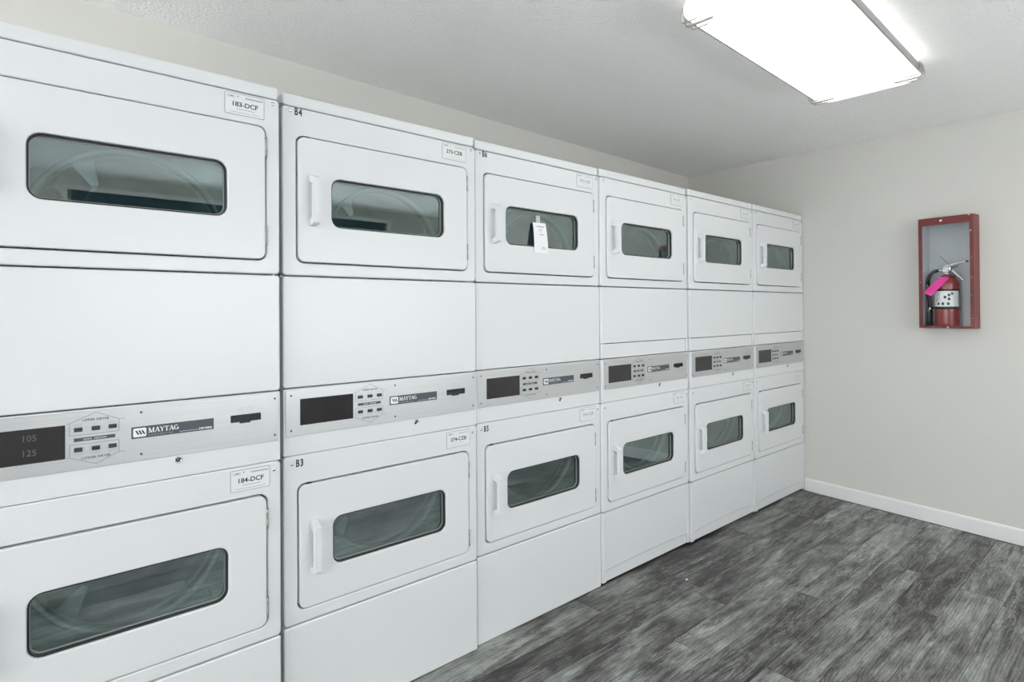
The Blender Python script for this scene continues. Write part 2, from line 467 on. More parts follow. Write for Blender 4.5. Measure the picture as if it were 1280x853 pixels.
def handle_mesh(bm):
    # pull handle: two tapered mounts and a bar, seen from the front at local origin = centre
    h, w, d = 0.076, 0.0095, 0.033
    side = [(0.0, -h), (-d + 0.004, -h + 0.006), (-d, -h + 0.010), (-d, h - 0.014), (-d + 0.004, h - 0.010), (0.0, h),
            (0.0, h - 0.022), (-d + 0.013, h - 0.028), (-d + 0.013, -h + 0.024), (0.0, -h + 0.018)]
    # build as C profile swept across x
    L_, R_ = [bm.verts.new((-w, y, z)) for y, z in side], [bm.verts.new((w, y, z)) for y, z in side]
    n = len(side)
    for k in range(n):
        j = (k + 1) % n; bm.faces.new((L_[k], R_[k], R_[j], L_[j]))
    for S in (L_, R_):
        for q in ((0, 1, 8, 9), (1, 2, 3, 4, 7, 8), (4, 5, 6, 7)):
            bm.faces.new([S[t] for t in q])
    es = [e for e in bm.edges if len(e.link_faces) == 2 and e.calc_face_angle(0) > 0.5]
    bmesh.ops.bevel(bm, geom=es, offset=0.0013, segments=2, affect='EDGES')

def drum_mesh(bm):
    # perforated drum, open to the front, with three baffles; local origin = centre of the door, depth along +y
    lathe(bm, [(0.203, 0.072), (0.203, 0.095), (0.228, 0.105), (0.232, 0.12), (0.232, 0.60), (0.02, 0.62)], 40, 'y', cap=False)
    for k in range(3):
        a = math.radians(35 + 120 * k)
        mt = Matrix.Rotation(a, 4, 'Y')
        for q in (((-0.03, 0.15, -0.229), (0.03, 0.15, -0.229), (0.03, 0.58, -0.229), (-0.03, 0.58, -0.229)),):
            b = [bm.verts.new(mt @ Vector(p)) for p in q]
            t = [bm.verts.new(mt @ Vector((p[0] * 0.25, p[1], -0.150))) for p in q]
            for i in range(4):
                j = (i + 1) % 4; bm.faces.new((b[i], b[j], t[j], t[i]))
            bm.faces.new(t)

def bulkhead_mesh(sh):
    def f(bm):
        # front bulkhead plate with the round loading opening, rim rolled inwards
        n = 48; o = []; L2 = []
        for r, y in ((0.212, 0.046), (0.205, 0.050), (0.203, 0.056), (0.203, 0.072)):
            L2.append([(r * math.cos(2 * math.pi * k / n), y, sh + r * math.sin(2 * math.pi * k / n)) for k in range(n)])
        for k in range(n):
            a = 2 * math.pi * k / n; c, q = math.cos(a), math.sin(a)
            zt_, zb_ = max(0.185, sh + 0.215) - sh, sh - min(-0.185, sh - 0.215)
            t = min(0.325 / max(abs(c), 1e-6), (zt_ if q > 0 else zb_) / max(abs(q), 1e-6)); o.append((t * c, 0.046, sh + t * q))
        loops_bridge(bm, [o] + L2)
    return f

DX0, DX1 = 0.0435, 0.6455
WX0, WX1 = 0.1437, 0.5490
def door(parent, name, z0, z1, wz0, wz1, hx=0.0845):
    cx, cz = (DX0 + DX1) / 2, (z0 + z1) / 2
    d = part(name, ('door', round(z1 - z0, 4)), lambda bm: frame(bm, (DX0, DX1, z0 - cz, z1 - cz), (WX0, WX1, wz0 - cz, wz1 - cz), -0.005, 0.026, 0.020, 0.028, 0.003), 'enamel', parent, (0, 0, cz))
    part('gasket', ('gasket', round(wz1 - wz0, 4)), lambda bm: frame(bm, (WX0 + 0.0002, WX1 - 0.0002, wz0 - cz + 0.0002, wz1 - cz - 0.0002), (WX0 + 0.004, WX1 - 0.004, wz0 - cz + 0.004, wz1 - cz - 0.004), 0.0008, 0.026, 0.028, 0.024, 0.001), 'gasket', d)
    part('inner_ring', ('ring_in', round(wz1 - wz0, 4)), lambda bm: frame(bm, (WX0 + 0.0042, WX1 - 0.0042, wz0 - cz + 0.0042, wz1 - cz - 0.0042), (WX0 + 0.0062, WX1 - 0.0062, wz0 - cz + 0.0062, wz1 - cz - 0.0062), 0.010, 0.020, 0.024, 0.022, 0.0005), 'nickel', d)  # thin grey ring just inside the gasket
    part('glass', ('glass', round(wz1 - wz0, 4)), lambda bm: slab(bm, WX0 + 0.002, WX1 - 0.002, wz0 - cz + 0.002, wz1 - cz - 0.002, 0.0135, 0.0175, 0.024, 0.0002), 'pane', d)
    part('handle', 'handle', handle_mesh, 'plastic', d, (hx, -0.0045, (wz0 + wz1) / 2 - cz))
    for dz in (0.127, -0.117) if z0 > 1 else (0.113, -0.129):
        part('hinge', 'hinge', hinge_mesh, 'nickel', d, (0.6470, -0.0035, dz))
    return d

# brand badge ------------------------------------------------------
def serif_word(bm, x, z, h, y):
    """MAYTAG in heavy serif capitals, drawn as outlines; returns end x"""
    w = h
    def st(ax, az, bx, bz, t):      # slanted stem with horizontal ends
        bm.faces.new([bm.verts.new((x + px * w, y, z + pz * h)) for px, pz in ((ax - t / 2, az), (ax + t / 2, az), (bx + t / 2, bz), (bx - t / 2, bz))])
    def br(ax, bx, az, bz):
        quad(bm, x + ax * w, x + bx * w, z + az * h, z + bz * h, y)
    def ser(c, base, s=0.17):
        br(c - s, c + s, 0.0 if base else 0.92, 0.08 if base else 1.0)
    for ch in 'MAYTAG':
        if ch == 'M':
            st(0.20, 0, 0.20, 1, 0.10); st(0.25, 1, 0.58, 0, 0.22); st(0.58, 0, 0.93, 1, 0.08); st(0.97, 0, 0.97, 1, 0.22)
            ser(0.2, True); ser(0.97, True, 0.2); ser(0.16, False, 0.12); ser(1.02, False, 0.14); adv = 1.24
        elif ch == 'A':
            st(0.16, 0, 0.48, 1, 0.08); st(0.50, 1, 0.82, 0, 0.22); br(0.26, 0.72, 0.28, 0.36); ser(0.16, True, 0.14); ser(0.82, True, 0.18); adv = 0.94
        elif ch == 'Y':
            st(0.18, 1, 0.48, 0.45, 0.22); st(0.80, 1, 0.50, 0.45, 0.08); st(0.49, 0, 0.49, 0.5, 0.2); ser(0.49, True); ser(0.18, False, 0.17); ser(0.80, False, 0.14); adv = 0.94
        elif ch == 'T':
            st(0.44, 0, 0.44, 1, 0.2); br(0.04, 0.84, 0.92, 1); br(0.04, 0.10, 0.70, 0.92); br(0.78, 0.84, 0.70, 0.92); ser(0.44, True); adv = 0.86
        else:
            n = 18; pts = [(0.5 + 0.42 * math.cos(math.radians(40 + 290 * k / n)), 0.5 + 0.51 * math.sin(math.radians(40 + 290 * k / n))) for k in range(n + 1)]
            for k in range(n):
                a, b = pts[k], pts[k + 1]
                def inn(p, kk): 
                    t = 0.10 + 0.14 * abs(math.cos(math.radians(40 + 290 * kk / n)))
                    return (p[0] + (0.5 - p[0]) * t * 2.2, p[1] + (0.5 - p[1]) * 0.2)
                c_, d_ = inn(b, k + 1), inn(a, k)
                bm.faces.new([bm.verts.new((x + p[0] * w, y, z + p[1] * h)) for p in (a, b, c_, d_)])
            st(0.83, 0.05, 0.83, 0.42, 0.2); br(0.62, 1.0, 0.40, 0.48); adv = 1.02
        x += adv * w * 0.93
    return x

def console(parent, kind, digits):
    # white housing with a brushed steel fascia
    hs = part('console_housing', 'housing', lambda bm: slab(bm, 0.0006, W - 0.0006, Z_SB + 0.0006, Z_CT - SEAM, 0.0, 0.03, 0.003, 0.0015), 'enamel', parent)
    a, b, r = (0.006, W - 0.006, 0.002) if kind == 0 else (0.013, W - 0.010, 0.010)
    fp = part('console_fascia', ('fascia', kind), lambda bm: slab(bm, a, b, Z_PB, Z_CT - 0.0045, -0.0022, 0.0, r, 0.0008), 'steel_plate', parent)
    y = -0.0024
    ds = part('display', 'display', lambda bm: slab(bm, 0.047, 0.210, 0.889, 0.9645, y - 0.0004, y + 0.001, 0.001, 0.0002), 'display', fp)
    if digits:
        lettering('faint_digits', '105', 0.134, 0.938, 0.019, 'digit', ds, y - 0.0008, 0.95)
        lettering('faint_digits', '125', 0.134, 0.906, 0.019, 'digit', ds, y - 0.0008, 0.95)
    for bx in (0.2335, 0.266, 0.298):
        for bz in (0.9515, 0.906):
            part('button', 'button', lambda bm: box(bm, -0.0078, 0.0078, -0.0035, 0.001, -0.0048, 0.0048, 0.0012), 'button', fp, (bx, y + 0.0004, bz))
    bar = part('button_strip', 'button_strip', lambda bm: box(bm, 0.2255, 0.303, y - 0.0006, y + 0.001, 0.9245, 0.9325), 'badge', fp)
    def strip_print(bm):
        for x0, x1 in ((0.243, 0.259), (0.263, 0.287)):
            x = x0
            while x < x1: quad(bm, x, x + 0.0019, 0.9268, 0.9302, y - 0.0009); x += 0.0027
    as_print(part('strip_print', 'strip_print', strip_print, 'pale_ink', bar))
    def outline(bm):
        t = 0.0007
        def line(p, q):
            p, q = Vector((p[0], 0, p[1])), Vector((q[0], 0, q[1])); d = (q - p).normalized(); nn = Vector((-d.z, 0, d.x)) * t
            bm.faces.new([bm.verts.new(v + Vector((0, y - 0.0003, 0))) for v in (p + nn, q + nn, q - nn, p - nn)])
        for s in (1, -1):
            Z = lambda dz: 0.9285 + s * dz
            pts = [(0.2120, Z(0.0385)), (0.2175, Z(0.0385)), (0.2665, Z(0.059)), (0.3105, Z(0.0385)), (0.3225, Z(0.0385))]
            for p, q in zip(pts, pts[1:]): line(p, q)
            line((0.2175, Z(0.0385)), (0.2175, Z(0.0105))); line((0.2175, Z(0.0105)), (0.3105, Z(0.0105))); line((0.3105, Z(0.0105)), (0.3105, Z(0.0385)))
    part('printed_outline', 'outline', outline, 'grey_ink', fp)
    lettering('lettering', 'UPPER DRYER', 0.2665, 0.9690, 0.0074, 'ink', fp, y - 0.0004, 1.02, 'CENTER', 0.0001, 1.1)
    lettering('lettering', 'LOWER DRYER', 0.2665, 0.8830, 0.0074, 'ink', fp, y - 0.0004, 1.02, 'CENTER', 0.0001, 1.1)
    def captions(bm):
        for bx in (0.2335, 0.266, 0.298):
            for zz in (0.9595, 0.9625, 0.8935, 0.8965):
                x = bx - 0.010
                while x < bx + 0.008: quad(bm, x, x + 0.0020, zz, zz + 0.0016, y - 0.0003); x += 0.0031
    as_print(part('button_captions', 'captions', captions, 'pale_ink', fp))
    bd = part('brand_badge', 'badge', lambda bm: slab(bm, 0.335, 0.5145, 0.9145, 0.9425, y - 0.0006, y + 0.001, 0.0004, 0.0002), 'badge', fp)
    yb = y - 0.0009
    lg = part('logo_square', 'logo_square', lambda bm: poly(bm, rrect(0.3385, 0.3655, 0.9180, 0.9390, 0.003), yb, yb + 0.0002), 'white_print', bd)
    def slashes(bm):
        for k in range(3):
            x = 0.3425 + 0.0062 * k
            bm.faces.new([bm.verts.new(p) for p in ((x, yb - 0.0003, 0.9335), (x + 0.0036, yb - 0.0003, 0.9335), (x + 0.0086, yb - 0.0003, 0.9235), (x + 0.0050, yb - 0.0003, 0.9235))])
    part('logo_slashes', 'slashes', slashes, 'ink', bd)
    part('brand_lettering', 'serif', lambda bm: serif_word(bm, 0.3690, 0.9255, 0.0118, yb), 'white_print', bd)
    lettering('lettering', 'COMMERCIAL', 0.3692, 0.9180, 0.0055, 'pale_ink', bd, yb, 1.0, 'LEFT', 0.0, 1.75)
    part('rule', 'rule', lambda bm: quad(bm, 0.436, 0.478, 0.9185, 0.9197, yb), 'pale_ink', bd)
    lettering('lettering', 'DRYERS', 0.4800, 0.9180, 0.0066, 'white_print', bd, yb, 1.28, 'LEFT', 0.0002, 1.0)
    cs = part('card_slot', 'slot', lambda bm: frame(bm, (0.5555, 0.6315, 0.9240, 0.9430), (0.5615, 0.6255, 0.9310, 0.9355), y - 0.003, y + 0.002, 0.0015, 0.0008, 0.0012, 2), 'black', fp)
    part('slot_throat', 'throat', lambda bm: quad(bm, 0.5610, 0.6260, 0.9300, 0.9365, y - 0.0004), 'gasket', cs)
    part('slot_lip', 'lip', lambda bm: slab(bm, 0.577, 0.605, 0.9200, 0.9238, y - 0.0022, y + 0.001, 0.0018, 0.0006), 'button', cs)
    def slot_print(bm):
        for x, z in ((0.577, 0.9525), (0.5815, 0.957), (0.586, 0.950), (0.592, 0.9575), (0.597, 0.951), (0.602, 0.9575), (0.6065, 0.952)):
            quad(bm, x, x + 0.0032, z, z + 0.0035, y - 0.0003)
        for x0, x1, z0, z1 in ((0.575, 0.612, 0.9618, 0.9626), (0.575, 0.612, 0.9475, 0.9483), (0.575, 0.5757, 0.948, 0.962), (0.6113, 0.612, 0.948, 0.962),
                               (0.579, 0.605, 0.9095, 0.9102)):
            quad(bm, x0, x1, z0, z1, y - 0.0003)
        for s in (-1, 1):
            bm.faces.new([bm.verts.new((0.592 + s * px, y - 0.0003, pz)) for px, pz in ((0.0150, 0.9190), (0.0160, 0.9190), (0.0215, 0.9100), (0.0205, 0.9100))])
    as_print(part('slot_print', 'slot_print', slot_print, 'pale_ink', fp))
    for sx in (0.0215, 0.355, 0.669):
        for sz in (0.9765, 0.8765):
            part('screw', 'fscrew', small_screw, 'dark_steel', fp, (sx, -0.0022, sz))
    lk = part('lock', 'lock', lambda bm: lathe(bm, [(0.0088, 0.0), (0.0088, -0.003), (0.0072, -0.0045), (0.0066, -0.0030), (0.0005, -0.0030)], 20, 'y'), 'chrome', hs, (0.4335, 0, 0.8485))
    part('keyway', 'keyway', lambda bm: lathe(bm, [(0.0046, -0.0028), (0.0042, -0.0042), (0.0005, -0.0042)], 16, 'y'), 'dark_steel', hs, (0.4335, 0, 0.8485))

def dryer(x, y, kind, label, nums, stick, legible, digits=False):
    t = tag(empty('stacked_dryer', (x, y, 0)), label, 'dryer', 'stacked dryers in a row along the wall')
    zt = 0.0 if kind == 0 else 0.013
    def shell(bm):
        a, b, c, d = 0.004, W - 0.004, 0.030, 0.70
        box(bm, a, a + 0.008, c, d, 0.01, Z_LS - 0.002); box(bm, b - 0.008, b, c, d, 0.01, Z_LS - 0.002)
        box(bm, a + 0.008, b - 0.008, d - 0.008, d, 0.01, Z_LS - 0.002)
        box(bm, a + 0.008, b - 0.008, c, d - 0.008, 0.01, 0.02); box(bm, a + 0.008, b - 0.008, c, d - 0.008, 0.895, 0.91)
        box(bm, a + 0.008, b - 0.008, c, d - 0.008, Z_LS - 0.012, Z_LS - 0.002)
    part('cabinet', 'shell', shell, 'enamel', t)
    part('foot_plinth', 'plinth', lambda bm: box(bm, 0.012, W - 0.012, 0.034, 0.66, 0.0, 0.0095), 'black', t)
    part('lid', 'lid', lambda bm: slab(bm, 0.002, W - 0.002, Z_LS + SEAM, Z_LID, 0.0035, 0.70, 0.006, 0.005), 'enamel', t)
    for z0, z1, dz0, dz1, nm in ((Z_S1 + SEAM, Z_LS - SEAM, 1.3595, 1.7205, 'upper'), (Z_S2 + SEAM, Z_SB - 0.0008, 0.3625, 0.7165, 'lower')):
        f = part(nm + '_front', ('front', nm), lambda bm: frame(bm, (0, W, z0, z1), (DX0 - 0.0038, DX1 + 0.0038, dz0 - 0.0038, dz1 + 0.0038), 0.0, 0.028, 0.011, 0.022, 0.004), 'enamel', t)
        sz = 1.7905 if nm == 'upper' else 0.7815
        for sx in (0.0225, 0.6665):
            part('screw', 'domescrew', dome_screw, 'chrome', f, (sx, 0, sz))
        part('door_catch', 'catch', lambda bm: box(bm, 0, 0.014, 0.001, 0.02, -0.0014, 0.0014), 'black', f, (0.066, 0, dz1 + 0.0016))
        if nm == 'upper':
            d = door(t, 'upper_door', dz0, dz1, 1.4660, 1.6125, 0.062 if digits else 0.0845)
            sticker(f, 0.5435, 1.7405, stick[0] if stick else '', legible)
        else:
            d = door(t, 'lower_door', dz0, dz1, 0.4625, 0.6050, 0.062 if digits else 0.0845)
            sticker(f, 0.5545, 0.7390, stick[1] if stick else '', legible)
        if nums:
            lettering('machine_number', nums[0 if nm == 'upper' else 1], 0.0345, sz - 0.0095, 0.0285, 'ink', f, -0.0006, 0.66, 'LEFT', 0.0011, 1.25)
        cz = (dz0 + dz1) / 2
        sh = -0.14 if nm == 'upper' else 0.12
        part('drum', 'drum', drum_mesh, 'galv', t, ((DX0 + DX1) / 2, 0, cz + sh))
        part('drum_rim', 'drum_rim', lambda bm: lathe(bm, [(0.2165, 0.0455), (0.2155, 0.042), (0.2105, 0.0405), (0.2055, 0.042), (0.2035, 0.047)], 48, 'y', cap=False), 'rim', t, ((DX0 + DX1) / 2, 0, cz + sh))
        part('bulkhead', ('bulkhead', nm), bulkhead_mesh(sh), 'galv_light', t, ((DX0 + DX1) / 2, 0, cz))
    if kind == 0:
        part('middle_panel', 'mid0', lambda bm: slab(bm, 0, W, Z_CT + SEAM * 0.6, Z_S1 - SEAM, 0.0, 0.028, 0.008, 0.004), 'enamel', t)
        part('kick_panel', 'kick0', lambda bm: slab(bm, 0, W, 0.002, Z_S2 - SEAM, 0.0, 0.028, 0.006, 0.004), 'enamel', t)
    else:
        part('middle_panel', 'mid1', lambda bm: slab(bm, 0.0, W, 1.0662, Z_S1 - SEAM, 0.0, 0.028, 0.005, 0.003), 'enamel', t)
        part('service_strip', 'strip1', lambda bm: slab(bm, 0.026, W - 0.018, Z_CT + SEAM, 1.0636, 0.0032, 0.028, 0.003, 0.002), 'enamel', t)
        for a, b in ((0.0, 0.0245), (W - 0.0165, W)):
            part('corner_post', ('cp', a), lambda bm: slab(bm, a, b, Z_CT + SEAM, 1.0652, 0.0, 0.028, 0.002, 0.001), 'enamel', t)
        def bowed(lo):
            def f(bm):
                n = 14; x0, x1 = 0.0275, W - 0.0125
                arc = [(x0 + (x1 - x0) * k / n, 0.061 + 0.006 * math.sin(math.pi * k / n)) for k in range(n + 1)]
                if lo: pts = [(x0, zt), (x1, zt)] + [(p, q - 0.0026) for p, q in arc[::-1]]
                else: pts = [(p, q + 0.0012) for p, q in arc] + [(x1, Z_S2 - SEAM), (x0, Z_S2 - SEAM)]
                poly(bm, pts, 0.005 if not lo else 0.0085, 0.028)
            return f
        part('kick_panel', 'kick1', bowed(False), 'enamel', t)
        part('toe_panel', 'toe1', bowed(True), 'enamel', t)
        for a, b in ((0.0, 0.0268), (W - 0.0118, W)):
            part('corner_post', ('cpl', a), lambda bm: slab(bm, a, b, zt, Z_S2 - SEAM, 0.0, 0.028, 0.004, 0.003), 'enamel', t)
    console(t, kind, digits)
    return t

dryer(-0.6996, -0.0195, 0, 'white stacked dryer with 183-DCF and 184-DCF stickers, nearest the camera', None, ('183-DCF', '184-DCF'), 2, True)
dryer(0.0, 0.0, 0, 'white stacked dryer numbered B4 above and B3 below, second from left', ('B4', 'B3'), ('273-CZB', '274-CZB'), 1.5)
dryer(0.6943, 0.0129, 0, 'white stacked dryer numbered B6 and B5, paper tag on its upper window', ('B6', 'B5'), ('275-CZB', '276-CZB'), 1)
dryer(1.3816, 0.0066, 1, 'unnumbered white stacked dryer just right of the one numbered B6 and B5', None, None, 0)
dryer(2.0720, -0.0031, 1, 'white stacked dryer second from the right wall, next to the last one', None, None, 0)
dryer(2.7597, -0.0066, 1, 'last white stacked dryer, standing against the right wall', None, None, 0)

# paper tag taped to the third dryer's upper window
pt = tag(empty('paper_tag', (0.6943 + 0.330, 0.0129, 1.443)), 'white paper tag taped over the upper window of the dryer numbered B6', 'tag')
def tag_sheet(bm):
    n = 6; rows = []
    for k in range(n + 1):
        s = k / n; z = 0.121 * s
        y = -0.0085 + 0.0150 * s ** 2
        rows.append([(-0.0370 - 0.007 * (1 - s), y, z), (0.0380 - 0.005 * (1 - s) - 0.005 * s, y, z + 0.002 * s)])
    fr = [[bm.verts.new(p) for p in r] for r in rows]
    bk = [[bm.verts.new((p[0], p[1] + 0.0006, p[2])) for p in r] for r in rows]
    for k in range(n):
        bm.faces.new((fr[k][0], fr[k][1], fr[k + 1][1], fr[k + 1][0])); bm.faces.new((bk[k][0], bk[k + 1][0], bk[k + 1][1], bk[k][1]))
        for c in (0, 1): bm.faces.new((fr[k][c], fr[k + 1][c], bk[k + 1][c], bk[k][c]))
    bm.faces.new((fr[0][0], bk[0][0], bk[0][1], fr[0][1])); bm.faces.new((fr[n][0], fr[n][1], bk[n][1], bk[n][0]))
sh = part('sheet', 'tag_sheet', tag_sheet, 'white_print', pt)
def tag_print(bm):
    def yy(z): return -0.0085 + 0.0150 * (z / 0.121) ** 2 - 0.0008
    def q(x0, x1, z0, z1): bm.faces.new([bm.verts.new(p) for p in ((x0, yy(z0), z0), (x1, yy(z0), z0), (x1, yy(z1), z1), (x0, yy(z1), z1))])
    x = -0.020
    while x < 0.018: q(x, x + 0.004, 0.104, 0.109); x += 0.0052
    for z, a, b in ((0.094, -0.012, 0.008), (0.088, -0.012, 0.006), (0.082, -0.004, 0.002), (0.074, -0.012, 0.018), (0.072, -0.008, 0.012), (0.022, 0.000, 0.014), (0.020, 0.002, 0.016), (0.015, -0.006, 0.024)):
        q(a, b, z, z + 0.0016)
as_print(part('tag_print', 'tag_print', tag_print, 'grey_ink', sh))
part('tape', 'tag_tape', lambda bm: box(bm, -0.017, 0.004, 0.0070, 0.0130, 0.108, 0.150, 0.0006), 'tape', pt)

# ---------------------------------------------------------------- ceiling lamps
def lamp(x, y, rz, label):
    zc = ceil_z(y)
    t = tag(empty('ceiling_light', (x, y, zc), rz), label, 'ceiling light')
    a, b = 0.615, 0.198
    def tray(bm):
        def lp(d, z, r): return [(px, py, z) for px, py in rrect(-a + d, a - d, -b + d, b - d, r, 6)]
        loops_bridge(bm, [lp(0.004, -0.050, 0.07), lp(0.0, -0.058, 0.07), lp(0.0, -0.076, 0.07), lp(0.004, -0.084, 0.068), lp(0.012, -0.088, 0.062)], cap0=True, cap1=True, smooth=False)
    part('housing', 'lamp_housing', lambda bm: box(bm, -a + 0.022, a - 0.022, -b + 0.022, b - 0.022, -0.049, 0.0, 0.004), 'lamp_body', t)
    part('diffuser', 'lamp_tray', tray, 'lamp', t)
    def rail(s):
        return lambda bm: box(bm, -a + 0.075, a - 0.075, s * (b + 0.004) - 0.003, s * (b + 0.004) + 0.003, -0.080, -0.052, 0.001)
    for s in (-1, 1):
        part('side_rail', ('rail', s), rail(s), 'nickel', t)
    for sx in (-1, 1):
        for sy in (-1, 1):
            def clip(bm, sx=sx, sy=sy):
                for dx, ln, w_ in ((0.0, 0.090, 0.0050), (0.030, 0.055, 0.0026), (-0.030, 0.05, 0.0026)):
                    X = sx * (a - 0.085) + dx
                    e = sy * (b + 0.006)
                    tube(bm, smooth_path([(X, e, -0.045), (X, e + sy * 0.005, -0.070), (X, e + sy * 0.002, -0.092), (X, e - sy * 0.012, -0.0965), (X, e - sy * ln, -0.0965)], 4), w_, 8)
                box(bm, sx * (a - 0.085) - 0.032, sx * (a - 0.085) + 0.032, sy * (b + 0.008) - 0.0025, sy * (b + 0.008) + 0.0025, -0.060, -0.046, 0.001)
            part('corner_clip', ('clip', sx, sy), clip, 'nickel', t)
    return t
lamp(1.625, -0.806, math.radians(1.6), 'lit fluorescent ceiling light with rounded diffuser and metal corner clips')

# ---------------------------------------------------------------- extinguisher cabinet on the right wall
yk = KY
rz = math.atan2(-1, -0.118)
CW, CD, CB, CH, CZ = 0.1270, 0.080, 0.052, 0.609, 1.102      # half width, proud of wall, let into wall, height, base
cab = tag(empty('extinguisher_cabinet', (wall_x(yk) - 0.0005, yk, CZ), rz), 'worn red metal cabinet with glass front on the right wall', 'cabinet')
def cab_shell(bm):
    t_ = 0.004
    box(bm, -CW, -CW + t_, -CD + 0.006, CB, 0, CH); box(bm, CW - t_, CW, -CD + 0.006, CB, 0, CH)
    box(bm, -CW + t_, CW - t_, -CD + 0.006, CB, 0, t_); box(bm, -CW + t_, CW - t_, -CD + 0.006, CB, CH - t_, CH)
    box(bm, -CW + t_, CW - t_, CB - t_, CB, t_, CH - t_)
part('body', 'cab_shell', cab_shell, 'red', cab)
def cab_liner(bm):
    t_ = 0.002; a = CW - 0.0045; f = -CD + 0.012; k = CB - 0.005
    box(bm, -a, a, k - t_, k, 0.0045, CH - 0.0045)
    box(bm, -a, -a + t_, f, k - t_, 0.0045, CH - 0.0045); box(bm, a - t_, a, f, k - t_, 0.0045, CH - 0.0045)
    box(bm, -a + t_, a - t_, f, k - t_, 0.0045, 0.0065); box(bm, -a + t_, a - t_, f, k - t_, CH - 0.0065, CH - 0.0045)
part('liner', 'cab_liner', cab_liner, 'cab_in', cab)
dr = part('door', 'cab_door', lambda bm: frame(bm, (-CW, CW, 0.0, CH), (-CW + 0.0165, CW - 0.0165, 0.012, CH - 0.040), -CD - 0.004, -CD + 0.006, 0.003, 0.002, 0.0015), 'red', cab)
part('pane', 'cab_pane', lambda bm: box(bm, -CW + 0.014, CW - 0.014, -CD + 0.002, -CD + 0.004, 0.010, CH - 0.038), 'clear', dr)
part('lock', 'cab_lock', lambda bm: lathe(bm, [(0.0075, -CD - 0.003), (0.0072, -CD - 0.006), (0.0050, -CD - 0.007), (0.0046, -CD - 0.0055), (0.0008, -CD - 0.0055)], 16, 'y'), 'chrome', dr, (-0.018, 0, CH - 0.020))
def chips(bm):
    for cx, cz, s in ((0.108, CH - 0.003, 0.006), (0.116, CH - 0.088, 0.0045), (0.118, CH * 0.62, 0.002), (0.119, CH * 0.45, 0.0024), (0.116, CH * 0.29, 0.002), (-0.118, CH * 0.42, 0.0025),
                      (-0.121, CH * 0.27, 0.0018), (0.120, 0.055, 0.0025), (0.112, 0.035, 0.002), (0.010, 0.006, 0.0062), (-0.06, 0.004, 0.002), (0.118, 0.018, 0.002), (-0.11, CH * 0.75, 0.0015)):
        p = [(cx + s * random.uniform(0.6, 1.1) * math.cos(k * 1.05), cz + s * random.uniform(0.6, 1.1) * math.sin(k * 1.05)) for k in range(6)]
        bm.faces.new([bm.verts.new((x, -CD - 0.0043, z)) for x, z in p])
as_print(part('paint_chips', 'cab_chips', chips, 'chip', dr))

# fire extinguisher standing in the cabinet
def cw(x, y, z):   # cabinet-local point to world
    c, s = math.cos(rz), math.sin(rz)
    o = cab.location; return (o.x + c * x - s * y, o.y + s * x + c * y, o.z + z)
ex = tag(empty('fire_extinguisher', cw(-0.017, -0.0135, 0.0067), rz), 'red fire extinguisher with white label and black hose inside the cabinet', 'fire extinguisher')
part('cylinder', 'ex_cyl', lambda bm: lathe(bm, [(0.050, 0.0), (0.0555, 0.004), (0.0565, 0.010), (0.0565, 0.235), (0.0545, 0.252), (0.046, 0.268), (0.032, 0.279), (0.020, 0.284), (0.018, 0.290)], 32), 'red_body', ex)
def arcwrap(a0, a1, z0, z1, r, n=16):
    def f(bm):
        pr = []
        for k in range(n + 1):
            a = math.radians(a0 + (a1 - a0) * k / n)
            pr.append([(rr * math.cos(a), rr * math.sin(a), z) for rr, z in ((r, z0), (r, z1), (r - 0.0008, z1), (r - 0.0008, z0))])
        loops_bridge(bm, [[q for q in p] for p in pr], cap0=True, cap1=True)
    return f
lb = part('paper_label', 'ex_label', arcwrap(-170, -10, 0.112, 0.197, 0.0572), 'white_print', ex)
def pict(bm):
    def cell(a0, a1, z0, z1, r=0.0576):
        n = 3
        for k in range(n):
            a, b = math.radians(a0 + (a1 - a0) * k / n), math.radians(a0 + (a1 - a0) * (k + 1) / n)
            bm.faces.new([bm.verts.new(p) for p in ((r * math.cos(a), r * math.sin(a), z0), (r * math.cos(b), r * math.sin(b), z0), (r * math.cos(b), r * math.sin(b), z1), (r * math.cos(a), r * math.sin(a), z1))])
    for a, z in ((-62, 0.168), (-62, 0.147), (-80, 0.157), (-66, 0.121), (-90, 0.121), (-112, 0.121), (-48, 0.176)):
        cell(a - 6, a + 6, z, z + 0.011); cell(a - 3, a + 3, z + 0.011, z + 0.015)
    for z in (0.186, 0.178, 0.170, 0.160, 0.152, 0.144): cell(-136, -104 if z > 0.15 else -112, z, z + 0.0022)
as_print(part('label_print', 'ex_pict', pict, 'ink', lb))
part('strap', 'ex_strap', lambda bm: lathe(bm, [(0.0568, 0.098), (0.0585, 0.099), (0.0585, 0.111), (0.0568, 0.112)], 32, cap=False), 'black', ex)
part('upper_band', 'ex_band', lambda bm: lathe(bm, [(0.0567, 0.198), (0.0575, 0.199), (0.0575, 0.206), (0.0567, 0.207)], 32, cap=False), 'black', ex)
vb = part('valve', 'ex_valve', lambda bm: (lathe(bm, [(0.017, 0.286), (0.017, 0.298), (0.013, 0.300), (0.013, 0.322), (0.010, 0.326)], 16), box(bm, -0.018, 0.020, -0.010, 0.010, 0.312, 0.332, 0.003), tube(bm, [(-0.015, 0, 0.312), (-0.042, 0, 0.312)], [0.009, 0.0075], 12)), 'chrome', ex)
part('gauge', 'ex_gauge', lambda bm: lathe(bm, [(0.014, -0.008), (0.014, -0.020), (0.011, -0.022), (0.001, -0.021)], 18, 'y', (0.0, 0, 0.312)), 'white_print', vb)
